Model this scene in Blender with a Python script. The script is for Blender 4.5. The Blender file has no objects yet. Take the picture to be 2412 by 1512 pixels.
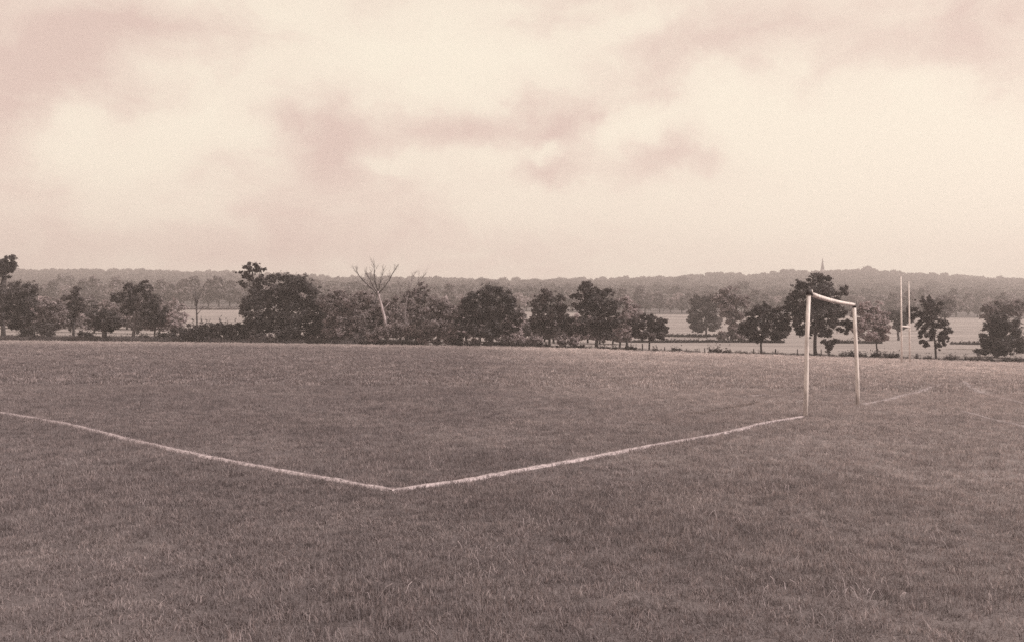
import bpy, math, random
import numpy as np
from mathutils import Vector

SC = bpy.context.scene
COL = SC.collection
R = math.radians
random.seed(7)
RNG = np.random.default_rng(7)

# ----------------------------------------------------------------------------
# camera, world, sun, exposure
# ----------------------------------------------------------------------------
F, CX, CY, CAMH = 2080.0, 1206.0, 760.0, 1.61      # focal length / principal point measured on a 2412 px wide copy

cam_d = bpy.data.cameras.new("camera")
cam_d.sensor_width = 36.0
cam_d.lens = 36.0 * F / 2412.0
cam_d.shift_y = 4.0 / 2412.0
cam_d.clip_start = 0.05
cam_d.clip_end = 6000
cam = bpy.data.objects.new("camera", cam_d)
cam.location = (0, 0, CAMH)
cam.rotation_euler = (R(90), 0, 0)
COL.objects.link(cam)
SC.camera = cam

SUN_EL, SUN_AZ = R(47), R(-16)          # azimuth measured from +X (right) towards +Y (away)
sdir = Vector((math.cos(SUN_EL) * math.cos(SUN_AZ), math.cos(SUN_EL) * math.sin(SUN_AZ), math.sin(SUN_EL)))
sun_d = bpy.data.lights.new("sun", 'SUN')
sun_d.energy = 4.7
sun_d.angle = R(0.5)
sun_d.color = (1.0, 0.93, 0.86)
sun = bpy.data.objects.new("sun", sun_d)
sun.rotation_euler = (-sdir).to_track_quat('-Z', 'Y').to_euler()
sun.location = (60, 20, 80)
COL.objects.link(sun)

SC.view_settings.view_transform = 'Standard'
SC.view_settings.look = 'None'
SC.view_settings.exposure = 0.0
SC.view_settings.gamma = 1.0
SC.render.film_transparent = False
SC.cycles.max_bounces = 6
SC.cycles.diffuse_bounces = 3
SC.cycles.transmission_bounces = 3
SC.cycles.volume_bounces = 0
SC.cycles.use_denoising = False

def srgb(r, g, b):
    def f(c):
        c /= 255.0
        return c / 12.92 if c <= 0.04045 else ((c + 0.055) / 1.055) ** 2.4
    return (f(r), f(g), f(b), 1.0)

class NT:
    """small helper to wire shader nodes"""
    def __init__(self, tree):
        self.t = tree; self.n = tree.nodes; self.l = tree.links
    def new(self, typ, **kw):
        nd = self.n.new(typ)
        for k, v in kw.items():
            setattr(nd, k, v)
        return nd
    def put(self, sock, v):
        if isinstance(v, bpy.types.NodeSocket):
            self.l.new(v, sock)
        else:
            sock.default_value = v
    def math(self, op, a, b=0.0, c=0.0):
        nd = self.new('ShaderNodeMath', operation=op)
        self.put(nd.inputs[0], a); self.put(nd.inputs[1], b)
        if op in ('MULTIPLY_ADD',):
            self.put(nd.inputs[2], c)
        return nd.outputs[0]
    def noise(self, vec, scale, detail=4.0, rough=0.55, dist=0.0):
        nd = self.new('ShaderNodeTexNoise')
        if vec is not None: self.l.new(vec, nd.inputs['Vector'])
        nd.inputs['Scale'].default_value = scale
        nd.inputs['Detail'].default_value = detail
        nd.inputs['Roughness'].default_value = rough
        nd.inputs['Distortion'].default_value = dist
        return nd.outputs['Fac']
    def ramp(self, fac, stops):
        nd = self.new('ShaderNodeValToRGB')
        el = nd.color_ramp.elements
        while len(el) < len(stops): el.new(0.5)
        for e, (p, c) in zip(el, stops):
            e.position = p; e.color = c
        self.put(nd.inputs['Fac'], fac)
        return nd.outputs['Color']
    def mix(self, fac, a, b, mode='MIX'):
        nd = self.new('ShaderNodeMix', data_type='RGBA', blend_type=mode)
        self.put(nd.inputs[0], fac); self.put(nd.inputs[6], a); self.put(nd.inputs[7], b)
        return nd.outputs[2]
    def scale(self, vec, s):
        nd = self.new('ShaderNodeVectorMath', operation='MULTIPLY')
        self.l.new(vec, nd.inputs[0]); nd.inputs[1].default_value = s
        return nd.outputs[0]

# ---- sky -------------------------------------------------------------------
world = bpy.data.worlds.new("World")
SC.world = world
world.use_nodes = True
w = NT(world.node_tree)
w.n.clear()
out = w.new('ShaderNodeOutputWorld')
bg = w.new('ShaderNodeBackground')
w.l.new(bg.outputs[0], out.inputs[0])
sky = w.new('ShaderNodeTexSky', sky_type='NISHITA')
sky.sun_disc = False
sky.sun_elevation = SUN_EL
sky.sun_rotation = math.pi / 2 - SUN_AZ
sky.air_density = 1.0; sky.dust_density = 2.5; sky.ozone_density = 1.0
bw = w.new('ShaderNodeRGBToBW'); w.l.new(sky.outputs[0], bw.inputs[0])
tc = w.new('ShaderNodeTexCoord')
gen = tc.outputs['Generated']
# soft warp so that cloud edges are ragged
wn = w.new('ShaderNodeTexNoise'); w.l.new(gen, wn.inputs['Vector'])
wn.inputs['Scale'].default_value = 9.0; wn.inputs['Detail'].default_value = 6.0; wn.inputs['Roughness'].default_value = 0.6
wv = w.new('ShaderNodeVectorMath', operation='SUBTRACT'); w.l.new(wn.outputs['Color'], wv.inputs[0]); wv.inputs[1].default_value = (0.5, 0.5, 0.5)
wv2 = w.scale(wv.outputs[0], (0.15, 0.15, 0.11))
va = w.new('ShaderNodeVectorMath', operation='ADD'); w.l.new(gen, va.inputs[0]); w.l.new(wv2, va.inputs[1])
sx = w.new('ShaderNodeSeparateXYZ'); w.l.new(va.outputs[0], sx.inputs[0])
az = w.math('ARCTAN2', sx.outputs[0], sx.outputs[1])
el = w.math('ARCSINE', w.math('MAXIMUM', w.math('MINIMUM', sx.outputs[2], 1.0), -1.0))
def dirof(px, py):
    a = math.atan((px - CX) / F)
    return a, math.atan((CY - py) / F * math.cos(a))
BLOBS = [  # centre, half sizes, strength: the banks of cloud and the greyer gaps between them
    (240, 335, 130, 60, .45), (520, 315, 120, 60, .50), (330, 470, 170, 60, .22), (950, 380, 95, 34, .42), (830, 120, 280, 90, .32),
    (1180, 150, 260, 90, .36), (1170, 385, 62, 38, .40), (1305, 362, 48, 22, .45), (1492, 300, 50, 44, .62), (1560, 245, 60, 34, .25),
    (1770, 270, 120, 66, .58), (2140, 320, 210, 90, .40), (1950, 470, 420, 120, .34), (2200, 560, 300, 90, .28), (1480, 60, 120, 40, .22),
    (1250, 480, 200, 50, .20),
    (70, 150, 150, 130, -.34), (420, 80, 210, 48, -.34), (790, 375, 125, 76, -.34), (660, 290, 80, 36, -.22), (1605, 372, 76, 54, -.44),
    (1335, 402, 90, 32, -.36), (1330, 322, 70, 26, -.34), (1200, 285, 240, 38, -.28), (1740, 60, 110, 44, -.12), (2300, 85, 110, 90, -.30), (1050, 320, 420, 110, -.17), (1720, 130, 560, 90, -.15), (640, 550, 480, 80, -.04),
    (80, 570, 110, 60, -.18), (730, 540, 230, 50, -.17), (400, 420, 90, 32, -.22), (1340, 60, 110, 34, -.28), (1600, 130, 130, 44, -.20),
    (560, 590, 300, 36, -.16), (60, 330, 60, 120, -.22)]
acc = None
for (px, py, hx, hy, a) in BLOBS:
    a *= 1.05 if a < 0 else 1.1
    A, E = dirof(px, py)
    du = w.math('MULTIPLY', w.math('SUBTRACT', az, A), F / hx)
    dv = w.math('MULTIPLY', w.math('SUBTRACT', el, E), F / hy)
    r2 = w.math('ADD', w.math('MULTIPLY', du, du), w.math('MULTIPLY', dv, dv))
    g = w.math('MULTIPLY', w.math('POWER', 2.718, w.math('MULTIPLY', r2, -0.7)), a)
    acc = g if acc is None else w.math('ADD', acc, g)
fine = w.noise(w.scale(gen, (1, 1, 1.9)), 11.0, 7.0, 0.62, 0.5)
lvl = w.math('ADD', w.math('ADD', acc, 0.52), w.math('MULTIPLY', w.math('SUBTRACT', fine, 0.5), 0.85))
SKY_DARK, SKY_MID, SKY_LIGHT = srgb(222, 196, 185), srgb(240, 223, 207), srgb(253, 243, 223)
cloud = w.ramp(lvl, [(0.10, SKY_DARK), (0.47, SKY_MID), (0.66, tuple(0.35 * a + 0.65 * b for a, b in zip(SKY_MID, SKY_LIGHT))), (0.95, SKY_LIGHT)])
# the sky's own brightness (Nishita luminance) modulates the cloud deck a little
lum = w.math('ADD', w.math('MULTIPLY', w.math('MINIMUM', w.math('MULTIPLY', bw.outputs[0], 0.14), 1.3), 0.10), 0.98)
sz = w.new('ShaderNodeSeparateXYZ'); w.l.new(gen, sz.inputs[0])
# air near the horizon is brighter
hor = w.math('ADD', w.math('MULTIPLY', w.math('POWER', 2.718, w.math('MULTIPLY', w.math('MAXIMUM', sz.outputs[2], 0.0), -7.0)), 0.22), 0.985)
tone = w.new('ShaderNodeVectorMath', operation='SCALE'); w.l.new(cloud, tone.inputs[0]); w.l.new(w.math('MULTIPLY', w.math('MULTIPLY', lum, hor), 10.0), tone.inputs['Scale'])
w.l.new(tone.outputs[0], bg.inputs['Color'])
bg.inputs['Strength'].default_value = 0.10

# ----------------------------------------------------------------------------
# materials
# ----------------------------------------------------------------------------
def sepia(v, warm=1.0):
    """a print-toned neutral of brightness v"""
    return (v * 1.10, v * 0.92, v * 0.965 / warm, 1.0)

def new_mat(name):
    m = bpy.data.materials.new(name); m.use_nodes = True
    t = NT(m.node_tree); t.n.clear()
    o = t.new('ShaderNodeOutputMaterial')
    return m, t, o

def grass_colour(t, pos, lo, hi, dry_sheen):
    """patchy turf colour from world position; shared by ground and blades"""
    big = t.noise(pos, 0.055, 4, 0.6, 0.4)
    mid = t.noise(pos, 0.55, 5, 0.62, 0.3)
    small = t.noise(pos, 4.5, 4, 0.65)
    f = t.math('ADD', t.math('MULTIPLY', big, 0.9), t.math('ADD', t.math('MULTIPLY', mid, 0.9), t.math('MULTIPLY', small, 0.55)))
    c = t.ramp(t.math('MULTIPLY', f, 0.45), [(0.28, lo), (0.50, hi), (0.74, tuple(0.7 * a + 0.3 * b for a, b in zip(hi, dry_sheen)))])
    # grazing sheen and vignette painted into the turf: paler towards far and right-hand side
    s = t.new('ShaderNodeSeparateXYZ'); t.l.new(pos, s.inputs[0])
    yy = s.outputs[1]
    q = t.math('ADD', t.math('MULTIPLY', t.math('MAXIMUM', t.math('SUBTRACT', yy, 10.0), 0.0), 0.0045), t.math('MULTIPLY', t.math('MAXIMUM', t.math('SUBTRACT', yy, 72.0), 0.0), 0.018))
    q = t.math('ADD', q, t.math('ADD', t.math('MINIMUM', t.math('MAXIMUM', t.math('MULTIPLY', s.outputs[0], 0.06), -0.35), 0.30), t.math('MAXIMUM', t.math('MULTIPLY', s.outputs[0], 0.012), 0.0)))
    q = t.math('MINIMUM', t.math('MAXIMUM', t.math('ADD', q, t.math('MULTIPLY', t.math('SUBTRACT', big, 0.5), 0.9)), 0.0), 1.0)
    return t.mix(t.math('MULTIPLY', q, 0.85), c, dry_sheen)

def mat_turf(name, lo, hi, dry_sheen, blade):
    m, t, o = new_mat(name)
    geo = t.new('ShaderNodeNewGeometry')
    c = grass_colour(t, geo.outputs['Position'], lo, hi, dry_sheen)
    b = t.new('ShaderNodeBsdfPrincipled')
    b.inputs['Roughness'].default_value = 0.75 if blade else 0.95
    b.inputs['Specular IOR Level'].default_value = 0.25 if blade else 0.05
    if blade:
        oi = t.new('ShaderNodeObjectInfo')
        c = t.mix(0.75, c, t.ramp(oi.outputs['Random'], [(0.0, (0.45, 0.45, 0.45, 1)), (0.6, (1, 1, 1, 1)), (1.0, (1.75, 1.7, 1.65, 1))]), 'MULTIPLY')
        t.l.new(c, b.inputs['Base Color'])
        tr = t.new('ShaderNodeBsdfTranslucent'); t.l.new(c, tr.inputs['Color'])
        mx = t.new('ShaderNodeMixShader'); mx.inputs[0].default_value = 0.3
        t.l.new(b.outputs[0], mx.inputs[1]); t.l.new(tr.outputs[0], mx.inputs[2])
        t.l.new(mx.outputs[0], o.inputs[0])
    else:
        t.l.new(c, b.inputs['Base Color'])
        bp = t.new('ShaderNodeBump'); bp.inputs['Strength'].default_value = 0.9; bp.inputs['Distance'].default_value = 0.06
        t.l.new(t.noise(geo.outputs['Position'], 14.0, 6, 0.7), bp.inputs['Height'])
        t.l.new(bp.outputs[0], b.inputs['Normal'])
        t.l.new(b.outputs[0], o.inputs[0])
    return m

def mat_leaf(name, v, spread=0.55, transl=0.25):
    m, t, o = new_mat(name)
    geo = t.new('ShaderNodeNewGeometry'); oi = t.new('ShaderNodeObjectInfo')
    f = t.noise(geo.outputs['Position'], 0.9, 4, 0.65)
    c = t.ramp(f, [(0.32, sepia(v * (1 - spread))), (0.52, sepia(v)), (0.72, sepia(v * (1 + spread)))])
    c = t.mix(1.0, c, t.ramp(oi.outputs['Random'], [(0, (0.8, 0.8, 0.8, 1)), (1, (1.25, 1.22, 1.2, 1))]), 'MULTIPLY')
    b = t.new('ShaderNodeBsdfPrincipled'); t.l.new(c, b.inputs['Base Color'])
    b.inputs['Roughness'].default_value = 0.6; b.inputs['Specular IOR Level'].default_value = 0.3
    tr = t.new('ShaderNodeBsdfTranslucent'); t.l.new(c, tr.inputs['Color'])
    mx = t.new('ShaderNodeMixShader'); mx.inputs[0].default_value = transl
    t.l.new(b.outputs[0], mx.inputs[1]); t.l.new(tr.outputs[0], mx.inputs[2]); t.l.new(mx.outputs[0], o.inputs[0])
    return m

def mat_rough(name, lo, hi, scale=6.0, stretch=(1, 1, 1), bump=0.4, dist=0.02, rough=0.85, mid=0.5):
    m, t, o = new_mat(name)
    tcn = t.new('ShaderNodeTexCoord')
    v = t.scale(tcn.outputs['Object'], stretch)
    f = t.noise(v, scale, 6, 0.65, 0.3)
    c = t.ramp(f, [(mid - 0.16, lo), (mid + 0.14, hi)])
    b = t.new('ShaderNodeBsdfPrincipled'); t.l.new(c, b.inputs['Base Color'])
    b.inputs['Roughness'].default_value = rough; b.inputs['Specular IOR Level'].default_value = 0.2
    bp = t.new('ShaderNodeBump'); bp.inputs['Strength'].default_value = bump; bp.inputs['Distance'].default_value = dist
    t.l.new(f, bp.inputs['Height']); t.l.new(bp.outputs[0], b.inputs['Normal'])
    t.l.new(b.outputs[0], o.inputs[0])
    return m

G_LO, G_HI, G_DRY_SHEEN = sepia(0.080), sepia(0.134), (.385, .330, .325, 1)
M = {
    'turf': mat_turf('turf', G_LO, G_HI, G_DRY_SHEEN, False),
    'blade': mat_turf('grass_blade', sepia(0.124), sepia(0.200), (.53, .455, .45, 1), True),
    'meadow': mat_rough('meadow_hay', (.165, .140, .139, 1), (.285, .243, .238, 1), 0.05, (.5, 2.6, 1), 0.3, 0.1),
    'hill': mat_rough('hill_ground', sepia(0.06), sepia(0.10), 0.03),
    'leaf_dark': mat_leaf('leaf_dark', 0.085, 0.65, 0.35),
    'leaf_mid': mat_leaf('leaf_mid', 0.20, 0.55, 0.35),
    'leaf_pale': mat_leaf('leaf_pale', 0.30, 0.5, 0.4),
    'leaf_far': mat_leaf('leaf_far', 0.145, 0.65),
    'straw': mat_rough('dry_straw', sepia(0.22), sepia(0.42), 6.0, (1, 1, 1), 0.0),
    'rough': mat_leaf('rough_grass', 0.10),
    'bark': mat_rough('bark_dark', sepia(0.035), sepia(0.075), 5.0, (1, 1, 0.3), 0.8, 0.04),
    'bark_pale': mat_rough('bark_bleached', sepia(0.20), sepia(0.42), 3.0, (1, 1, 0.2), 0.5, 0.03),
    'limb_pale': mat_rough('bark_grey', sepia(0.09), sepia(0.19), 3.0, (1, 1, 0.2), 0.5, 0.03),
    'post_wood': mat_rough('fence_wood', sepia(0.04), sepia(0.085), 8.0, (1, 1, 0.2), 0.6, 0.01),
    'paint': mat_rough('white_paint', (.22, .19, .19, 1), (.68, .60, .585, 1), 11.0, (1, 1, 0.3), 0.5, 0.006, 0.65, 0.40),
    'iron': mat_rough('dark_iron', sepia(0.03), sepia(0.07), 30.0, (1, 1, 1), 0.3, 0.002, 0.6),
    'lime': mat_rough('lime_line', sepia(0.12), sepia(0.40), 22.0, (1, 1, 1), 0.6, 0.01, 0.95, 0.46),
    'lime_blade': mat_rough('limed_grass', sepia(0.20), sepia(0.42), 16.0, (1, 1, 1), 0.0, 0.01, 0.95),
    'lime_faint': mat_rough('worn_lime_line', sepia(0.15), sepia(0.27), 14.0, (1, 1, 1), 0.5, 0.01, 0.95),
    'spire': mat_rough('lead_spire', sepia(0.03), sepia(0.06), 0.8),
    'stone': mat_rough('grey_stone', sepia(0.16), sepia(0.28), 0.8),
}

# ----------------------------------------------------------------------------
# terrain function
# ----------------------------------------------------------------------------
E_PX = np.array([-900, 0, 420, 780, 1160, 1400, 1530, 1800, 1920, 2200, 2412, 3300], float)
E_Y = np.array([122, 114, 110, 107, 103, 101, 99.5, 97, 96, 93.5, 92, 86], float)     # depth of the field's far edge
E_SY = np.array([796, 802.5, 806.5, 811, 816.5, 822, 828, 835.5, 840, 848.5, 855.5, 872], float)  # where it shows
K_PX = np.array([-900, 0, 700, 1200, 1500, 2000, 2412, 3300], float)
KN = {150: [784, 786, 790, 800, 806, 808, 812, 815], 190: [770, 772, 777, 790, 796, 797, 799, 800],
      350: [724, 724, 727, 735, 742, 746, 753, 756], 500: [708, 708, 711, 716, 722, 726, 730, 732], 700: [688, 688, 692, 696, 700, 700, 705, 706]}
H_PX = np.array([-900, 0, 160, 250, 400, 550, 740, 850, 1000, 1100, 1210, 1300, 1400, 1500, 1600, 1690, 1760, 1830, 1900, 1960, 2040, 2130, 2220, 2350, 2500, 3300], float)
H_SY = np.array([640, 636, 634, 634, 637, 640, 650, 653, 653, 656, 660, 657, 657, 654, 651, 643, 647, 641, 637, 636, 632, 642, 647, 654, 656, 660], float) + 17

def zof(sy, Y):
    return CAMH - (sy - CY) / F * Y

def ground(X, Y):
    X = np.asarray(X, float); Y = np.asarray(Y, float)
    Yc = np.maximum(Y, 1.0)
    px = np.clip(CX + F * X / Yc, -900, 3300)
    ye = np.interp(px, E_PX, E_Y)
    ze = zof(np.interp(px, E_PX, E_SY), ye)
    z = np.where(Y <= 14, 0.0, ze * (Yc - 14) / (ye - 14))
    py_, pz_ = ye, ze
    for Yk, arr in KN.items():
        zk = zof(np.interp(px, K_PX, arr), Yk)
        z = np.where(Y > py_, pz_ + (zk - pz_) * (Y - py_) / (Yk - py_), z)
        py_, pz_ = np.full_like(ye, Yk), zk
    zk = zof(np.interp(px, H_PX, H_SY), 1100.0)
    z = np.where(Y > 700, pz_ + (zk - pz_) * (Y - 700) / 400.0, z)
    z = np.where(Y > 1100, zk - (Y - 1100) * 0.05, z)
    return z

def g1(x, y): return float(ground(np.array([x]), np.array([y]))[0])
def edge_depth(px): return float(np.interp(px, E_PX, E_Y))
def at(px, py, Y): return Vector(((px - CX) / F * Y, Y, CAMH - (py - CY) / F * Y))
def on_ground(px, Y):
    x = (px - CX) / F * Y
    return Vector((x, Y, g1(x, Y)))
def ray_ground(px, py):
    """where the line of sight through a point of the photo meets the field"""
    lo, hi = 2.0, 140.0
    for _ in range(60):
        mid = (lo + hi) / 2
        p = at(px, py, mid)
        if p.z > g1(p.x, p.y): lo = mid
        else: hi = mid
    return on_ground(px, (lo + hi) / 2)

# ----------------------------------------------------------------------------
# mesh helpers
# ----------------------------------------------------------------------------
class MB:
    def __init__(self): self.v = []; self.f = []; self.n = 0
    def add(self, verts, faces):
        verts = np.asarray(verts, float).reshape(-1, 3)
        self.v.append(verts); self.f.append((np.asarray(faces, int) + self.n)); self.n += len(verts)
    def tube(self, pts, rad, seg=8, cap=True):
        pts = [Vector(p) for p in pts]
        vs = []
        up = Vector((0.31, 0.12, 0.9)).normalized()
        for i, p in enumerate(pts):
            d = (pts[min(i + 1, len(pts) - 1)] - pts[max(i - 1, 0)]).normalized()
            a = d.cross(up if abs(d.dot(up)) < 0.95 else Vector((1, 0, 0))).normalized()
            b = d.cross(a)
            for k in range(seg):
                t = 2 * math.pi * k / seg
                vs.append(p + (a * math.cos(t) + b * math.sin(t)) * rad[i])
        fs = []
        for i in range(len(pts) - 1):
            for k in range(seg):
                k2 = (k + 1) % seg
                fs.append((i * seg + k, i * seg + k2, (i + 1) * seg + k2, (i + 1) * seg + k))
        base = len(vs)
        if cap:
            vs += [pts[0], pts[-1]]
            for k in range(seg):
                k2 = (k + 1) % seg
                fs.append((base, k2, k, k)); fs.append((base + 1, (len(pts) - 1) * seg + k, (len(pts) - 1) * seg + k2, (len(pts) - 1) * seg + k2))
        self.add([tuple(v) for v in vs], fs)
    def box(self, c, h):
        x, y, z = h
        vs = [(c[0] + sx * x, c[1] + sy * y, c[2] + sz * z) for sx in (-1, 1) for sy in (-1, 1) for sz in (-1, 1)]
        self.add(vs, [(0, 1, 3, 2), (4, 6, 7, 5), (0, 4, 5, 1), (2, 3, 7, 6), (0, 2, 6, 4), (1, 5, 7, 3)])
    def mesh(self, name, smooth=False):
        me = bpy.data.meshes.new(name)
        v = np.concatenate(self.v); f = np.concatenate(self.f)
        deg = (f[:, 2] == f[:, 3])
        tri, quad = f[deg][:, :3], f[~deg]
        me.vertices.add(len(v)); me.vertices.foreach_set('co', v.ravel())
        loops = np.concatenate([quad.ravel(), tri.ravel()])
        tot = np.concatenate([np.full(len(quad), 4), np.full(len(tri), 3)])
        st = np.concatenate([[0], np.cumsum(tot)[:-1]]).astype(int)
        me.loops.add(len(loops)); me.loops.foreach_set('vertex_index', loops.astype(np.int32))
        me.polygons.add(len(tot)); me.polygons.foreach_set('loop_start', st.astype(np.int32))
        me.polygons.foreach_set('loop_total', tot.astype(np.int32))
        if smooth: me.polygons.foreach_set('use_smooth', np.ones(len(tot), bool))
        me.update(calc_edges=True); me.validate()
        return me
    def build(self, name, mat, parent=None, origin=None, smooth=False):
        if origin is not None:
            o3 = np.array(origin, float)
            self.v = [a - o3 for a in self.v]
        me = self.mesh(name, smooth); me.materials.append(M[mat])
        o = bpy.data.objects.new(name, me); COL.objects.link(o)
        if parent is not None: o.parent = parent
        elif origin is not None: o.location = origin
        return o

def tag(o, label, cat, group=None):
    o['label'] = label; o['category'] = cat
    if group: o['group'] = group
    return o
def thing(name, loc, label, cat, group=None):
    o = bpy.data.objects.new(name, None); COL.objects.link(o)
    o.location = loc; o.empty_display_size = 0.3
    return tag(o, label, cat, group)

def unit(n):
    d = RNG.normal(size=(n, 3)); return d / np.linalg.norm(d, axis=1)[:, None]

def leaves(mb, cen, rad, per, size, core=True):
    """leaf-sized faces in clumps: cen (n,3), rad (n,3)"""
    n = len(cen)
    k = n * per
    d = unit(k)
    r = np.minimum(np.abs(RNG.normal(0.45, 0.38, k)), 1.45)
    c = np.repeat(cen, per, 0); rr = np.repeat(rad, per, 0)
    p = c + d * rr * r[:, None] * RNG.uniform(0.85, 1.15, (k, 1))
    nrm = d * 0.8 + unit(k) * 0.9 + np.array([0, 0, 0.35])
    quads(mb, p, nrm, size * RNG.uniform(0.6, 1.35, k))
    if core:
        kc = max(1, per // 8); k = n * kc
        p = np.repeat(cen, kc, 0) + unit(k) * np.repeat(rad, kc, 0) * 0.45
        quads(mb, p, unit(k), size * RNG.uniform(1.6, 2.6, k))

def quads(mb, p, nrm, s):
    k = len(p)
    nrm = nrm / np.maximum(np.linalg.norm(nrm, axis=1), 1e-6)[:, None]
    a = np.cross(nrm, unit(k)); a /= np.maximum(np.linalg.norm(a, axis=1), 1e-6)[:, None]
    b = np.cross(nrm, a)
    s = s[:, None] * 0.5
    v = np.stack([p - a * s * 1.25, p + b * s * 0.75 + nrm * s * 0.25, p + a * s * 1.25, p - b * s * 0.75 + nrm * s * 0.25], 1).reshape(-1, 3)
    mb.add(v, np.arange(4 * k).reshape(-1, 4))

def clumps_in(lobes, dens, rel=(0.19, 0.33), flat=0.8):
    """lobes: (x,y,z,rx,ry,rz) -> arrays of clump centres and radii"""
    cs, rs = [], []
    for (x, y, z, rx, ry, rz) in lobes:
        n = max(7, int(dens * (rx * rz + rx * ry) ** 0.5 * 10))
        d = unit(n); q = RNG.uniform(0.25, 0.95, n) ** 0.6
        r = RNG.uniform(rel[0], rel[1], n) * (rx * ry * rz) ** (1 / 3)
        c = np.array([x, y, z]) + d * np.array([rx, ry, rz]) * (q - 0.12)[:, None]
        cs.append(c); rs.append(np.stack([r * 1.15, r * 1.15, r * flat], 1))
    return np.concatenate(cs), np.concatenate(rs)

def bend(p0, p1, n=5, amp=0.08):
    p0, p1 = Vector(p0), Vector(p1); L = (p1 - p0).length
    out_ = []
    for i in range(n + 1):
        t = i / n
        o = Vector((random.uniform(-1, 1), random.uniform(-1, 1), random.uniform(-.4, .4))) * amp * L * math.sin(math.pi * t)
        out_.append(p0.lerp(p1, t) + o * (0 if i in (0, n) else 1))
    return out_

def twigs(mb, p, d, L, r, depth, spread=0.6, droop=0.0):
    """recursive bare branches"""
    n = 4
    pts = [Vector(p)]; dd = Vector(d).normalized()
    for i in range(n):
        dd = (dd + Vector((random.uniform(-1, 1), random.uniform(-1, 1), random.uniform(-.6, .8))) * 0.16).normalized()
        pts.append(pts[-1] + dd * L / n)
    mb.tube(pts, [r * (1 - 0.65 * i / n) for i in range(n + 1)], 5)
    if depth <= 0: return
    for i in range(random.choice((3, 4))):
        t = random.randint(1, n)
        nd = (dd + Vector((random.uniform(-1, 1), random.uniform(-1, 1), random.uniform(-.2, .9))) * spread).normalized()
        twigs(mb, pts[t], nd, L * random.uniform(0.45, 0.65), r * 0.45, depth - 1, spread)

def tree(name, label, base, lobes, mat='leaf_dark', group=None, Y=None, trunk_w=7.0, dens=1.0, leaf=0.19, per=100, limb_mat='bark', cat='tree', sink=0.15, fork=0.35, lean=None):
    """base (px,py) of the trunk, lobes (px,py,rx,ry) of the crown as seen in the photo; everything at depth Y in metres"""
    Y = Y if Y is not None else edge_depth(base[0]) + 1.5
    m = Y / F
    b = at(base[0], base[1], Y)
    gz = g1(b.x, b.y)
    b.z = min(b.z, gz + 0.6) if b.z > gz - 0.2 else gz
    b.z = gz
    root = thing(name, b, label, cat, group)
    L3 = []
    for (px, py, rx, ry) in lobes:
        c = at(px, py, Y)
        rX, rZ = rx * m * 1.16, ry * m * 1.2
        rY = (rX * 0.55 + rZ * 0.45) * random.uniform(0.85, 1.1)
        L3.append((c.x - b.x, random.uniform(-.3, .3) * rX, c.z - b.z, rX, rY, rZ))
    # trunk and limbs
    tb = MB()
    cx = sum(l[0] * l[3] * l[5] for l in L3) / sum(l[3] * l[5] for l in L3)
    zlo = min(l[2] - l[5] for l in L3); zhi = max(l[2] + l[5] * 0.5 for l in L3)
    tw = trunk_w * m * 0.5
    zf = max(zlo + (zhi - zlo) * 0.25, 0.4)
    top = Vector((cx, 0, zhi * 0.9 + zf * 0.1))
    fk = Vector((cx * fork, 0, zf))
    p1 = bend((0, 0, -sink), fk, 4, 0.03)
    tb.tube(p1, [tw * 1.35, tw * 1.05, tw, tw * 0.95, tw * 0.85], 10)
    tb.tube(bend(fk - Vector((0, 0, .1)), top, 5, 0.05), [tw * 0.8 * (1 - 0.15 * i) for i in range(6)], 8)
    for (x, y, z, rX, rY, rZ) in L3:
        for k in range(3 if rX * rZ > 2 else 2):
            q = random.uniform(0.0, 0.5)
            s = fk.lerp(top, q * 0.6)
            e = Vector((x + random.uniform(-.6, .6) * rX, y + random.uniform(-.6, .6) * rY, z + random.uniform(-.3, .5) * rZ))
            if e.z < s.z: s = fk.lerp(Vector((0, 0, fk.z * 0.75)), random.random())
            tb.tube(bend(s, e, 4, 0.08), [tw * 0.45, tw * 0.36, tw * 0.27, tw * 0.18, tw * 0.09], 6)
    tb.build('trunk', limb_mat, root, smooth=True)
    cb = MB()
    c, r = clumps_in(L3, dens * 0.85)
    leaves(cb, c, r, per, leaf)
    # loose sprays at the rim
    c2, r2 = clumps_in(L3, dens * 0.7, (0.09, 0.17))
    ctr = np.array([cx, 0, (zlo + zhi) / 2]); c2 = c2 + (c2 - ctr) * RNG.uniform(-0.02, 0.12, (len(c2), 1))
    leaves(cb, c2, r2, max(6, per // 4), leaf * 0.85, False)
    cb.build('crown', mat, root)
    return root

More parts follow.
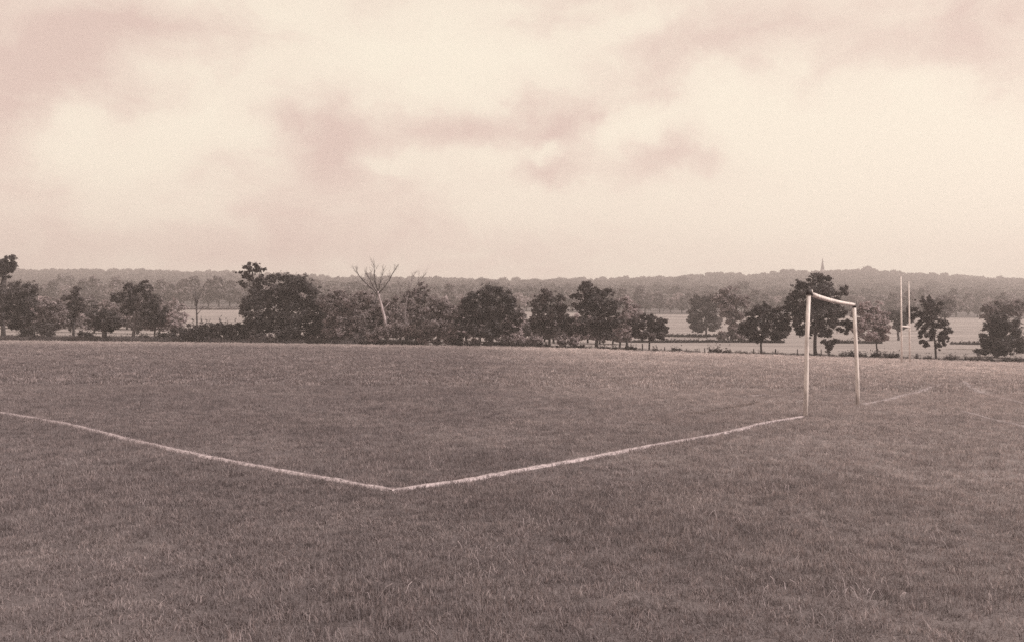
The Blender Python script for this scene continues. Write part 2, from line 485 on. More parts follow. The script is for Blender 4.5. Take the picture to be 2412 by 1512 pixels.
def shrub(name, label, lobes, Y, mat='leaf_dark', group=None, dens=1.0, leaf=0.2, per=46, cat='shrub', sprigs=6):
    """leafy bush standing on the ground: lobes as for tree"""
    m = Y / F
    px0 = sum(l[0] for l in lobes) / len(lobes)
    b = on_ground(px0, Y)
    root = thing(name, b, label, cat, group)
    L3 = []
    for (px, py, rx, ry) in lobes:
        c = at(px, py, Y); rX, rZ = rx * m, ry * m
        L3.append((c.x - b.x, random.uniform(-.25, .25) * rX, max(c.z - b.z, rZ * 0.6), rX, min(rX, max(rZ * 1.1, 0.4)), rZ))
    cb = MB(); c, r = clumps_in(L3, dens, (0.3, 0.45))
    c[:, 2] = np.maximum(c[:, 2], 0.02 + r[:, 2] * 0.3)
    leaves(cb, c, r, per, leaf)
    sb = MB()
    for (x, y, z, rX, rY, rZ) in L3:
        for k in range(sprigs):
            e = Vector((x + random.uniform(-1, 1) * rX, y + random.uniform(-.7, .7) * rY, z + random.uniform(0.3, 1.25) * rZ))
            s = Vector((x + random.uniform(-.4, .4) * rX, y, -0.1))
            sb.tube(bend(s, e, 3, 0.08), [0.035, 0.03, 0.022, 0.012], 5)
            n = 5
            pc = np.array(e)[None, :] + RNG.normal(size=(n, 3)) * np.array([.08, .08, .22])
            quads(cb, pc, unit(n), leaf * RNG.uniform(.6, 1.2, n))
    sb.build('stems', 'bark', root)
    cb.build('foliage', mat, root)
    return root

# ----------------------------------------------------------------------------
# the setting: field, meadow, hill
# ----------------------------------------------------------------------------
def structure(o):
    o['kind'] = 'structure'; return o
def grid_object(name, P, mat):
    nr, nc, _ = P.shape
    mb = MB()
    i = np.arange(nr - 1)[:, None] * nc + np.arange(nc - 1)[None, :]
    q = np.stack([i, i + 1, i + nc + 1, i + nc], -1).reshape(-1, 4)
    mb.add(P.reshape(-1, 3), q)
    return structure(mb.build(name, mat, smooth=True))

edge_X = (E_PX - CX) / F * E_Y
def edge_at_X(X): return np.interp(X, edge_X, E_Y)
xs = np.arange(-150, 130.01, 1.25)
tt = np.linspace(0, 1, 150) ** 1.35
Xg = np.repeat(xs[None, :], len(tt), 0)
Ye = edge_at_X(xs)[None, :]
Yg = -25 + tt[:, None] * (Ye + 25)
Zg = ground(Xg, Yg)
bumps = 0.008 * np.sin(Xg * 0.9 + np.sin(Yg * 0.5)) * np.sin(Yg * 0.7 + Xg * 0.3)
def bump_at(X, Y): return 0.008 * np.sin(X * 0.9 + np.sin(Y * 0.5)) * np.sin(Y * 0.7 + X * 0.3)
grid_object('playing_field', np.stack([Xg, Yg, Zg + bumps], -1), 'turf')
pxs = np.arange(-880, 3300.1, 20)
ye = np.interp(pxs, E_PX, E_Y)
tt = np.linspace(0, 1, 70)
Yg = ye[None, :] - 0.3 + tt[:, None] * (360 - ye[None, :])
Xg = (pxs[None, :] - CX) / F * Yg
grid_object('meadow', np.stack([Xg, Yg, ground(Xg, Yg) - 0.03 + 0.05 * np.sin(Xg * .21) * np.sin(Yg * .13)], -1), 'meadow')
Yg = np.repeat(np.linspace(357, 1500, 110)[:, None], len(pxs), 1)
Xg = (pxs[None, :] - CX) / F * Yg
grid_object('hill', np.stack([Xg, Yg, ground(Xg, Yg) - 0.05], -1), 'hill')

# ---- pitch lines -------------------------------------------------------------
def polyline(pts_px):
    P = [ray_ground(px, py) for px, py in pts_px]
    out_ = [P[0]]
    for a, b in zip(P[:-1], P[1:]):
        n = max(2, int((b - a).length / 0.08))
        for i in range(1, n + 1): out_.append(a.lerp(b, i / n))
    return np.array([(p.x, p.y) for p in out_])

LINE_TOUCH = polyline([(-260, 936), (-100, 955), (30, 977), (150, 998), (300, 1036), (430, 1064), (500, 1079), (640, 1105), (780, 1130), (860, 1146), (935, 1158)])
LINE_GOAL = polyline([(935, 1158), (1010, 1146), (1100, 1133), (1200, 1113), (1330, 1088), (1460, 1066), (1600, 1041), (1750, 1011), (1892, 983)])
_d = LINE_TOUCH[-1] - LINE_TOUCH[-5]; LINE_TOUCH = np.concatenate([LINE_TOUCH, [LINE_TOUCH[-1] + _d / np.linalg.norm(_d) * 0.05]])
_d = LINE_GOAL[0] - LINE_GOAL[4]; LINE_GOAL = np.concatenate([[LINE_GOAL[0] + _d / np.linalg.norm(_d) * 0.065], LINE_GOAL])
LINE_BACK = polyline([(2026, 954), (2075, 944), (2110, 935), (2150, 927), (2185, 915), (2205, 907), (2222, 905)])
LINE_SIDE = polyline([(2268, 898), (2300, 921), (2352, 936), (2440, 958)])
LINE_LOW = polyline([(2265, 970), (2310, 982), (2352, 993), (2440, 1012)])
LINE_BOX = polyline([(1760, 934), (1800, 931), (1850, 934), (1893, 938)])

def line_object(name, L, width, mat, jitter=0.35, raise_=0.016):
    n = len(L)
    d = np.gradient(L, axis=0); d /= np.linalg.norm(d, axis=1)[:, None]
    nr = np.stack([-d[:, 1], d[:, 0]], 1)
    kn = np.cumsum(RNG.normal(size=n)) ; kn -= np.linspace(kn[0], kn[-1], n)
    sm = np.convolve(RNG.normal(size=n + 12), np.ones(13) / 13, 'valid')
    sm2 = np.convolve(RNG.normal(size=n + 4), np.ones(5) / 5, 'valid')
    wob = 0.05 * sm
    wl = width * 0.5 * (1 + jitter * sm2); wr = width * 0.5 * (1 + jitter * np.roll(sm2[::-1], 7))
    rows = []
    for k, off in enumerate((-1, -.5, 0, .5, 1)):
        o = np.where(off < 0, off * wl, off * wr) + wob
        p = L + nr * o[:, None]
        z = ground(p[:, 0], p[:, 1]) + bump_at(p[:, 0], p[:, 1]) + (raise_ if abs(off) < 1 else -0.008) + RNG.uniform(0, 0.008, n)
        rows.append(np.stack([p[:, 0], p[:, 1], z], 1))
    o = grid_object(name, np.stack(rows, 0), mat)
    return o
line_object('touch_line', LINE_TOUCH, 0.105, 'lime')
line_object('goal_line', LINE_GOAL, 0.10, 'lime', raise_=0.021)
line_object('goal_line', LINE_BACK, 0.17, 'lime_faint')
line_object('pitch_line', LINE_SIDE, 0.18, 'lime_faint')
line_object('pitch_line', LINE_LOW, 0.10, 'lime_faint')
line_object('pitch_line', LINE_BOX, 0.10, 'lime_faint')

# ---- grass (instanced tufts: nobody could count it) ---------------------------
def tuft_mesh(name, nb, spread, h, width, mat):
    mb = MB()
    for i in range(nb):
        a = random.uniform(0, 2 * math.pi); r = spread * math.sqrt(random.random())
        p = Vector((r * math.cos(a), r * math.sin(a), -0.01))
        hh = h * random.uniform(0.45, 1.15); b = random.uniform(0, 2 * math.pi)
        ln = Vector((math.cos(b), math.sin(b), 0)) * hh * random.uniform(0.15, 0.8)
        c = random.uniform(0, 2 * math.pi); s = Vector((math.cos(c), math.sin(c), 0)) * width * random.uniform(0.6, 1.2) * 0.5
        q1 = p + Vector((0, 0, hh * 0.6)) + ln * 0.35; q2 = p + Vector((0, 0, hh * random.uniform(0.8, 1))) + ln
        mb.add([tuple(p - s), tuple(p + s), tuple(q1 + s * .75), tuple(q1 - s * .75), tuple(q2)], [(0, 1, 2, 3), (3, 2, 4, 4)])
    me = mb.mesh(name); me.materials.append(M[mat])
    return bpy.data.objects.new(name, me)

def scatter(name, pts, scl, protos, tilt=0.15):
    """points mesh + geometry nodes that instance the prototypes on it"""
    n = len(pts)
    me = bpy.data.meshes.new(name)
    me.vertices.add(n); me.vertices.foreach_set('co', np.asarray(pts, float).ravel())
    a = me.attributes.new('scl', 'FLOAT_VECTOR', 'POINT'); a.data.foreach_set('vector', np.asarray(scl, float).ravel())
    rot = np.stack([RNG.normal(0, tilt, n), RNG.normal(0, tilt, n), RNG.uniform(0, 2 * math.pi, n)], 1)
    a = me.attributes.new('rot', 'FLOAT_VECTOR', 'POINT'); a.data.foreach_set('vector', rot.ravel())
    a = me.attributes.new('pick', 'INT', 'POINT'); a.data.foreach_set('value', RNG.integers(0, len(protos), n).astype(np.int32))
    coll = bpy.data.collections.new(name + '_kinds')
    for p in protos: coll.objects.link(p)
    ng = bpy.data.node_groups.new(name, 'GeometryNodeTree')
    ng.interface.new_socket('Geometry', in_out='INPUT', socket_type='NodeSocketGeometry')
    ng.interface.new_socket('Geometry', in_out='OUTPUT', socket_type='NodeSocketGeometry')
    N, L = ng.nodes, ng.links
    gi, go = N.new('NodeGroupInput'), N.new('NodeGroupOutput')
    ci = N.new('GeometryNodeCollectionInfo'); ci.inputs['Collection'].default_value = coll
    ci.inputs['Separate Children'].default_value = True; ci.inputs['Reset Children'].default_value = True
    ip = N.new('GeometryNodeInstanceOnPoints')
    def attr(nm, ty):
        x = N.new('GeometryNodeInputNamedAttribute'); x.data_type = ty; x.inputs['Name'].default_value = nm
        return x.outputs['Attribute']
    L.new(gi.outputs[0], ip.inputs['Points']); L.new(ci.outputs[0], ip.inputs['Instance'])
    ip.inputs['Pick Instance'].default_value = True
    L.new(attr('pick', 'INT'), ip.inputs['Instance Index'])
    L.new(attr('rot', 'FLOAT_VECTOR'), ip.inputs['Rotation'])
    L.new(attr('scl', 'FLOAT_VECTOR'), ip.inputs['Scale'])
    L.new(ip.outputs[0], go.inputs[0])
    o = bpy.data.objects.new(name, me); COL.objects.link(o)
    md = o.modifiers.new('scatter', 'NODES'); md.node_group = ng
    o['kind'] = 'stuff'
    return o

def fan_points(y0, y1, density, px0=-260, px1=2680, extra=1.5):
    k0, k1 = (px0 - CX) / F, (px1 - CX) / F
    ymax = y1
    n = int(density * ((k1 - k0) * (y1 ** 2 - y0 ** 2) / 2 + 2 * extra * (y1 - y0)))
    Y = np.sqrt(RNG.uniform(y0 ** 2, y1 ** 2, n))
    X = Y * RNG.uniform(k0, k1, n) + RNG.uniform(-extra, extra, n)
    return X, Y

ALL_LINES = [LINE_TOUCH, LINE_GOAL, LINE_BACK, LINE_SIDE, LINE_LOW, LINE_BOX]
def line_dist(X, Y, near):
    d = np.full(len(X), 9.0)
    for L in ALL_LINES:
        lo, hi = L.min(0) - 0.5, L.max(0) + 0.5
        m = (X > lo[0]) & (X < hi[0]) & (Y > lo[1]) & (Y < hi[1])
        idx = np.nonzero(m)[0]
        for s in range(0, len(idx), 4000):
            ii = idx[s:s + 4000]
            q = ((X[ii][:, None] - L[None, :, 0]) ** 2 + (Y[ii][:, None] - L[None, :, 1]) ** 2).min(1) ** 0.5
            d[ii] = np.minimum(d[ii], q)
    return d

short = [tuft_mesh('tuft', 30, 0.085, 0.050, 0.0045, 'blade') for _ in range(5)] + [tuft_mesh('tuft', 18, 0.10, 0.072, 0.0042, 'blade')]
wide = [tuft_mesh('tuft', 30, 0.22, 0.075, 0.016, 'blade') for _ in range(5)]
PX, PY, PS = [], [], []
for (a, b, dens, s) in ((1.2, 9, 190, 1.0), (9, 16, 120, 1.15), (16, 24, 70, 1.35)):
    X, Y = fan_points(a, b, dens, extra=4.5 if a < 9 else 3.0)
    PX.append(X); PY.append(Y); PS.append(np.full(len(X), s))
X, Y, S = np.concatenate(PX), np.concatenate(PY), np.concatenate(PS)
d = line_dist(X, Y, True)
keep = d > 0.07
X, Y, S = X[keep], Y[keep], S[keep]
tall = 0.85 + 0.3 * np.clip(np.sin(X * 1.3 + 1.1 * np.sin(Y * 0.9)) * np.sin(Y * 1.1 + X * 0.4) + RNG.normal(0, .35, len(X)), -.6, 1.4)
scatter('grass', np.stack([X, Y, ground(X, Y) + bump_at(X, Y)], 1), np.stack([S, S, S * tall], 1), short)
PX, PY, PS = [], [], []
for (a, b, dens, s) in ((24, 45, 16, 1.3), (45, 80, 6.5, 1.9), (80, 124, 4.0, 2.4)):
    X, Y = fan_points(a, b, dens)
    PX.append(X); PY.append(Y); PS.append(np.full(len(X), s))
X, Y, S = np.concatenate(PX), np.concatenate(PY), np.concatenate(PS)
keep = (Y < edge_at_X(X) + 0.3) & (line_dist(X, Y, False) > 0.2)
X, Y, S = X[keep], Y[keep], S[keep]
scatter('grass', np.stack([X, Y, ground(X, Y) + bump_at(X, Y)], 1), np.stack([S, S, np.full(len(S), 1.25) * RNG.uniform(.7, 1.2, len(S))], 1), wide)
# grass coated with lime on the two bold lines
limed = [tuft_mesh('limed_tuft', 16, 0.05, 0.034, 0.006, 'lime_blade') for _ in range(4)]
PT = []
for L in (LINE_TOUCH, LINE_GOAL):
    m = L[:, 1] < 26
    Lm = np.repeat(L[m], 5, 0); Lm = Lm + RNG.normal(0, 0.026, Lm.shape)
    PT.append(Lm)
PT.append(LINE_GOAL[1][None, :] + RNG.normal(0, 0.035, (70, 2)))
PT = np.concatenate(PT)
scatter('limed_grass', np.stack([PT[:, 0], PT[:, 1], ground(PT[:, 0], PT[:, 1]) + bump_at(PT[:, 0], PT[:, 1]) + 0.004], 1),
        RNG.uniform(.6, 1.2, (len(PT), 1)) * np.ones((1, 3)), limed)

# dry stems and seed stalks standing out of the turf, thicker to the right
straw = []
for k in range(5):
    mb = MB()
    for i in range(7):
        p = Vector((random.uniform(-.12, .12), random.uniform(-.12, .12), 0)); h = random.uniform(.045, .095)
        b_ = random.uniform(0, 6.28); e = p + Vector((math.cos(b_) * h * random.uniform(.2, .9), math.sin(b_) * h * random.uniform(.2, .9), h * random.uniform(.5, 1)))
        mid_ = p.lerp(e, .55) + Vector((0, 0, h * .18))
        mb.tube([p, mid_, e], [.0016, .0014, .0022], 3, False)
    me = mb.mesh('dry_stem'); me.materials.append(M['straw']); straw.append(bpy.data.objects.new('dry_stem', me))
X, Y = fan_points(2.8, 17, 14)
keep = RNG.random(len(X)) < np.clip(0.22 + 0.13 * X / np.maximum(Y, 1) * 6, 0.05, 1) * np.clip(.5 + .8 * np.sin(X * 2.1 + np.sin(Y * 1.7)) * np.sin(Y * 1.9), .1, 1)
X, Y = X[keep], Y[keep]
keep = line_dist(X, Y, True) > 0.12
X, Y = X[keep], Y[keep]
scatter('dry_grass', np.stack([X, Y, ground(X, Y) + bump_at(X, Y)], 1), RNG.uniform(.6, 1.25, (len(X), 1)) * np.ones((1, 3)), straw)

# longer grass added round the feet of the posts as their contact shade
feet = [(on_ground(1896, 15.4), .2, 14), (on_ground(2021, 18.4), .2, 14), (on_ground(2124.5, 67.8), .4, 40), (on_ground(2143.5, 73.2), .4, 40)]
PT = []
for (p, rad_, n_) in feet:
    a_ = RNG.uniform(0, 6.28, n_); q_ = rad_ * RNG.uniform(.25, 1, n_)
    PT.append(np.stack([p.x + np.cos(a_) * q_, p.y + np.sin(a_) * q_, np.full(n_, p.z)], 1))
PT = np.concatenate(PT)
contact_tufts = [tuft_mesh('contact_tuft', 20, 0.05, 0.10, 0.0045, 'blade') for _ in range(3)]
scatter('contact_grass', PT, RNG.uniform(.6, 1.1, (len(PT), 1)) * np.ones((1, 3)), contact_tufts)

# rough grass bank beyond the mown field
rough = [tuft_mesh('rough_tuft', 26, 0.35, 0.42, 0.03, 'rough') for _ in range(4)]
n = 5200
px = RNG.uniform(-80, 2500, n)
off = RNG.exponential(2.2, n) + 0.3
ye_ = np.interp(px, E_PX, E_Y) + np.minimum(off, 12)
dark = px < 1000
keep = dark | (RNG.random(n) < 0.35)
px, ye_ = px[keep], ye_[keep]
X = (px - CX) / F * ye_
sc_ = np.where(px < 1000, RNG.uniform(1.0, 2.1, len(px)), RNG.uniform(.5, .9, len(px)))
scatter('rough_grass', np.stack([X, ye_, ground(X, ye_) - 0.03], 1), sc_[:, None] * np.ones((1, 3)), rough)

# ----------------------------------------------------------------------------
# far wood on the hill (one mass)
# ----------------------------------------------------------------------------
def crown_proto(name, mat, n=26, per=26, leaf=1.0, h=1.0):
    mb = MB()
    L3 = [(0, 0, 4.5 * h, 4.6, 4.6, 4.2 * h), (random.uniform(-1.5, 1.5), random.uniform(-1.5, 1.5), 6.4 * h, 3.7, 3.7, 2.5 * h), (random.uniform(-2.2, 2.2), random.uniform(-2.2, 2.2), 6.0 * h, 2.8, 2.8, 2.2 * h)]
    c, r = clumps_in(L3, 0.7)
    leaves(mb, c, r, per, leaf)
    me = mb.mesh(name); me.materials.append(M[mat])
    return bpy.data.objects.new(name, me)
far = [crown_proto('far_crown', 'leaf_far', h=random.uniform(.85, 1.2)) for _ in range(6)]
def hill_points(y0, y1, n):
    Y = np.sqrt(RNG.uniform(y0 ** 2, y1 ** 2, n)); px = RNG.uniform(-420, 2850, n)
    return (px - CX) / F * Y, Y
X, Y = hill_points(455, 1180, 13500)
s = RNG.uniform(0.6, 1.12, len(X)) * np.where(RNG.random(len(X)) < 0.02, 1.3, 1)
scatter('wood', np.stack([X, Y, ground(X, Y) - 0.4], 1), np.stack([s, s, s * RNG.uniform(.8, 1.15, len(s))], 1), far, 0.06)

# church spire above the wood
p = on_ground(1937.5, 1135.0); p.z -= 0.5
top = at(1937.5, 609, 1135.0).z - p.z
root = thing('church', p, 'slim distant church spire rising above the wooded hill crest', 'church')
mb = MB(); mb.box((0, 0, (top - 14) / 2), (2.1, 2.1, (top - 14) / 2)); mb.build('tower', 'stone', root)
mb = MB(); mb.tube([(0, 0, top - 14), (0, 0, top - 9), (0, 0, top - 4)], [2.4, 1.4, 0.75], 8); mb.build('spire', 'spire', root)
mb = MB(); mb.tube([(0, 0, top - 4.2), (0, 0, top - 3.6), (0, 0, top - 3.4), (0, 0, top)], [0.9, 0.9, 0.55, 0.35], 6); mb.build('finial', 'iron', root)

# ----------------------------------------------------------------------------
# trees beyond the meadow (built once per kind, then copied)
# ----------------------------------------------------------------------------
def mid_proto(lbl, h, wdt, mat):
    root = thing('meadow_tree', (0, 0, 0), lbl, 'tree', 'trees along the far side of the meadow')
    tb = MB(); tb.tube([(0, 0, -0.3), (0.1, 0, h * .3), (0, 0.1, h * .75)], [0.32, 0.25, 0.08], 7); tb.build('trunk', 'bark', root)
    L3 = [(0, 0, h * .52, wdt, wdt, h * .36), (random.uniform(-1, 1), random.uniform(-1, 1), h * .76, wdt * .62, wdt * .62, h * .24),
          (wdt * .4, -0.5, h * .42, wdt * .6, wdt * .6, h * .25), (-wdt * .45, .4, h * .4, wdt * .6, wdt * .6, h * .24)]
    cb = MB(); c, r = clumps_in(L3, 0.8); leaves(cb, c, r, 34, 0.62); cb.build('crown', mat, root)
    return root
def copy_tree(src):
    c = src.copy(); COL.objects.link(c)
    for ch in src.children:
        d_ = ch.copy(); COL.objects.link(d_); d_.parent = c
    return c
LB = {'round': 'grey rounded tree among others behind the pale meadow', 'tall': 'taller grey tree in the belt behind the pale meadow', 'pale': 'paler spreading tree in the belt behind the pale meadow'}
protos = {'round': mid_proto(LB['round'], 8.0, 3.6, 'leaf_mid'), 'tall': mid_proto(LB['tall'], 11.0, 3.6, 'leaf_mid'), 'pale': mid_proto(LB['pale'], 7.5, 4.2, 'leaf_pale')}
used = set()
spots = []
for px in np.arange(-60, 2480, 26):
    Yb = 362 + random.uniform(0, 26)
    left = px < 560
    kind = 'tall' if (left and 380 < px and random.random() < .8) else random.choice(['round', 'round', 'tall', 'pale'])
    spots.append((px + random.uniform(-9, 9), Yb, kind, random.uniform(.75, 1.15) * (1.1 if left else 0.95)))
for px in np.arange(-60, 2480, 34):
    spots.append((px + random.uniform(-14, 14), 405 + random.uniform(0, 40), random.choice(['round', 'tall', 'pale', 'pale']), random.uniform(.8, 1.2)))
for (px, Yb, kind, s) in spots:
    o = protos[kind] if kind not in used else copy_tree(protos[kind])
    used.add(kind)
    o.location = on_ground(px, Yb); o.rotation_euler = (0, 0, random.uniform(0, 6.28)); o.scale = (s, s, s * random.uniform(.9, 1.1))

# a second row close behind the field-edge trees
def second_proto(lbl, h, wdt, mat):
    root = thing('background_tree', (0, 0, 0), lbl, 'tree', 'trees in the second row behind the field edge')
    tb = MB(); tb.tube([(0, 0, -0.3), (0.1, 0, h * .3), (0, 0.1, h * .75)], [0.2, 0.15, 0.05], 7); tb.build('trunk', 'bark', root)
    L3 = [(0, 0, h * .5, wdt, wdt, h * .36), (random.uniform(-.7, .7), random.uniform(-.7, .7), h * .78, wdt * .6, wdt * .6, h * .22),
          (wdt * .5, -0.4, h * .36, wdt * .6, wdt * .6, h * .28), (-wdt * .5, .4, h * .34, wdt * .6, wdt * .6, h * .27), (0, -.5, h * .25, wdt * .7, wdt * .6, h * .22)]
    cb = MB(); c, r_ = clumps_in(L3, 0.8); leaves(cb, c, r_, 44, 0.36); cb.build('crown', mat, root)
    return root
SB = {'grey': 'grey bushy tree of the second row, behind the dark field-edge trees', 'light': 'pale bushy tree of the second row, behind the dark field-edge trees'}
sproto = {'grey': second_proto(SB['grey'], 6.0, 2.6, 'leaf_mid'), 'light': second_proto(SB['light'], 5.4, 2.6, 'leaf_pale')}
row2 = [(px, 186, 'light' if i % 3 else 'grey', random.uniform(1.0, 1.35)) for i, px in enumerate(range(-20, 430, 27))]
row2 += [(px, 160, 'grey' if i % 3 else 'light', random.uniform(.75, 1.0)) for i, px in enumerate(range(60, 400, 52))]
row2 += [(px, 125 + 9 * (i % 2), 'grey' if i % 3 else 'light', random.uniform(.85, 1.15)) for i, px in enumerate(range(770, 1250, 24))]
row2 += [(px, 128 + 9 * (i % 2), 'light' if i % 3 else 'grey', random.uniform(.7, .95)) for i, px in enumerate(range(1255, 1480, 26))]
for (px, Yb, kind, s) in row2:
    o = sproto[kind] if kind not in used else copy_tree(sproto[kind])
    used.add(kind)
    o.location = on_ground(px + random.uniform(-8, 8), Yb + random.uniform(-4, 4)); o.rotation_euler = (0, 0, random.uniform(0, 6.28)); o.scale = (s * random.uniform(.9, 1.15), s, s)

# ----------------------------------------------------------------------------
# trees along the edge of the field
# ----------------------------------------------------------------------------
tree('tall_tree', 'tall tree at the left edge, its tuft of leaves against the sky', (8, 790), [(14, 622, 22, 20), (2, 640, 24, 22), (26, 612, 14, 12), (-10, 690, 30, 40)], Y=122, trunk_w=9)
tree('broad_tree', 'dark broad tree at the left edge of the photo', (60, 800), [(58, 690, 32, 32), (30, 706, 38, 44), (74, 730, 34, 34), (40, 752, 36, 24), (-15, 720, 42, 50)], Y=118, trunk_w=10)
tree('pale_tree', 'pale bushy tree beside the dark broad tree at the left edge', (120, 800), [(118, 722, 28, 28), (138, 744, 24, 28), (106, 756, 28, 24), (128, 765, 26, 16)], 'leaf_mid', Y=117, trunk_w=7)
tree('slender_tree', 'slender dark tree with a layered narrow crown, between pale tree and low round tree', (174, 800), [(178, 689, 16, 11), (160, 702, 20, 8), (182, 704, 16, 12), (174, 726, 24, 14), (190, 724, 14, 14), (172, 744, 14, 12), (160, 756, 16, 10)], Y=119, trunk_w=6, dens=1.1, leaf=.19)
tree('round_tree', 'low round dark tree on a thick short trunk, left part of the field edge', (245, 806), [(240, 738, 26, 20), (262, 750, 30, 20), (226, 756, 22, 17), (276, 762, 22, 13), (246, 768, 32, 12)], Y=113, trunk_w=11)
tree('oak', 'dark spreading tree with pale forked limbs showing under its crown', (312, 800), [(312, 680, 26, 20), (340, 682, 20, 20), (290, 700, 26, 15), (276, 708, 16, 10), (330, 712, 40, 26), (364, 718, 26, 24), (378, 740, 22, 20), (302, 728, 26, 13), (350, 744, 30, 16)], Y=116, trunk_w=7, limb_mat='limb_pale')
tree('small_tree', 'small thin-stemmed tree under the right side of the spreading pale-limbed tree', (362, 800), [(366, 748, 26, 18), (384, 762, 24, 14), (352, 766, 22, 11), (402, 752, 16, 16)], 'leaf_mid', Y=117.5, trunk_w=4, dens=.9)
tree('dome_tree', 'huge dark domed tree reaching down to the grass, the largest at the field edge', (670, 812), [(662, 672, 44, 30), (700, 676, 38, 28), (735, 700, 32, 30), (640, 700, 46, 34), (600, 725, 34, 40), (690, 730, 62, 46), (745, 745, 32, 42), (620, 765, 46, 36), (700, 775, 64, 30), (590, 780, 26, 26), (760, 780, 22, 26)], Y=111, trunk_w=14, per=110)
tree('ragged_tree', 'tall ragged tree with open twiggy top, leaning against the huge domed tree', (606, 810), [(598, 632, 20, 13), (612, 640, 14, 14), (578, 648, 20, 9), (600, 656, 26, 12), (625, 668, 20, 12), (572, 668, 12, 9), (600, 684, 26, 14), (584, 710, 28, 14), (578, 722, 18, 10)], Y=113.5, trunk_w=8, dens=.72, leaf=.19)
tree('bushy_tree', 'mottled pale bushy tree on the right flank of the huge domed tree', (800, 812), [(790, 700, 34, 18), (770, 716, 26, 20), (822, 716, 32, 22), (800, 742, 42, 26), (840, 756, 32, 26), (790, 778, 36, 24), (826, 788, 34, 20)], 'leaf_mid', Y=108.5, trunk_w=8)
tree('bushy_tree', 'dark bushy tree behind the pale leaning dead trunk', (868, 812), [(860, 700, 34, 16), (880, 720, 40, 24), (850, 744, 34, 24), (900, 742, 34, 24), (925, 720, 24, 22), (876, 772, 34, 20), (940, 750, 24, 24)], 'leaf_mid', Y=113, trunk_w=8)
tree('rounded_tree', 'grey rounded tree behind the thinner dead tree', (985, 808), [(994, 684, 20, 16), (976, 702, 28, 20), (1006, 716, 24, 22), (980, 736, 30, 24), (1000, 760, 28, 20)], 'leaf_mid', Y=116, trunk_w=7)
tree('mottled_tree', 'mottled tree pale above and dark below, just left of the big dark round crown', (1034, 814), [(1036, 716, 26, 17), (1020, 735, 28, 20), (1052, 738, 26, 22), (1030, 764, 34, 20), (1054, 768, 22, 18), (1010, 778, 22, 14)], 'leaf_mid', Y=104.8, trunk_w=7)
tree('chestnut', 'big dark round-crowned tree on a short thick trunk, centre of the field edge', (1159, 817), [(1150, 688, 34, 19), (1130, 704, 34, 20), (1176, 702, 34, 24), (1108, 722, 30, 22), (1198, 722, 28, 26), (1148, 736, 56, 32), (1096, 752, 26, 22), (1206, 752, 24, 26), (1130, 772, 50, 20), (1180, 774, 42, 18)], Y=104.3, trunk_w=8.5, per=110)
tree('rounded_tree', 'dark tree with a gappy crown between the big round crown and the cone-shaped one', (1294, 820), [(1288, 700, 24, 17), (1268, 716, 26, 22), (1310, 714, 22, 22), (1282, 742, 40, 26), (1322, 744, 26, 24), (1262, 768, 26, 20), (1306, 774, 36, 20), (1340, 766, 20, 20)], Y=103.2, trunk_w=5.5)
tree('cone_tree', 'dark cone-shaped tree with stepped crown and straight trunk', (1406, 824), [(1384, 671, 13, 12), (1380, 684, 20, 12), (1396, 692, 26, 16), (1432, 692, 18, 10), (1366, 700, 22, 8), (1404, 712, 42, 20), (1376, 728, 36, 14), (1436, 724, 28, 22), (1398, 750, 44, 20), (1446, 756, 22, 22), (1382, 774, 34, 14), (1424, 778, 34, 15)], Y=102, trunk_w=8, per=104)
tree('pale_tree', 'pale bushy tree tucked behind the right side of the cone-shaped tree', (1476, 815), [(1470, 716, 22, 20), (1490, 730, 26, 20), (1472, 754, 28, 22), (1500, 756, 20, 18), (1466, 780, 24, 14)], 'leaf_pale', Y=112, trunk_w=6)
tree('young_tree', 'young dark tree with wide low crown on a thin trunk, standing before the pale meadow', (1530, 829), [(1528, 748, 20, 12), (1508, 762, 24, 14), (1548, 762, 22, 16), (1528, 772, 34, 14), (1562, 776, 16, 10), (1494, 780, 16, 9), (1530, 788, 34, 10), (1562, 792, 14, 9), (1510, 793, 16, 7)], Y=101, trunk_w=4, leaf=.19)
tree('field_tree', 'oval grey tree standing in the meadow right of the young wide-crowned tree', (1664, 795), [(1650, 712, 24, 18), (1672, 716, 22, 18), (1656, 738, 34, 20), (1634, 758, 20, 16), (1664, 766, 34, 14), (1646, 776, 14, 7), (1684, 756, 20, 18)], Y=195, trunk_w=4.5, leaf=.42, per=60, dens=.75)
tree('ivy_tree', 'pale open-crowned tree with a dark ivy-covered trunk in the meadow', (1723, 806), [(1722, 692, 26, 18), (1700, 706, 20, 16), (1744, 712, 22, 18), (1716, 736, 18, 26), (1742, 742, 18, 12), (1726, 770, 12, 30), (1704, 790, 20, 8), (1742, 792, 16, 9)], 'leaf_mid', Y=152, trunk_w=8, leaf=.34, dens=.75)
tree('leaning_tree', 'dark low-crowned tree on a thin leaning trunk, left of the white goal', (1792, 837), [(1798, 728, 26, 16), (1778, 742, 26, 18), (1822, 742, 28, 18), (1796, 760, 48, 20), (1838, 766, 22, 18), (1764, 778, 26, 14), (1806, 788, 44, 12), (1782, 800, 18, 6)], Y=98, trunk_w=4.5)
tree('meadow_oak', 'squat dark tree in the meadow, hidden behind the leaning low-crowned tree', (1752, 806), [(1752, 770, 20, 20), (1762, 786, 22, 10), (1738, 778, 14, 12)], Y=153, trunk_w=7, leaf=.34, dens=.8)
tree('meadow_oak', 'squat dark tree in the meadow between the leaning tree and the near goal post', (1833, 808), [(1838, 772, 20, 16), (1828, 786, 16, 12), (1850, 782, 14, 10)], Y=151, trunk_w=5, leaf=.34, dens=.8)
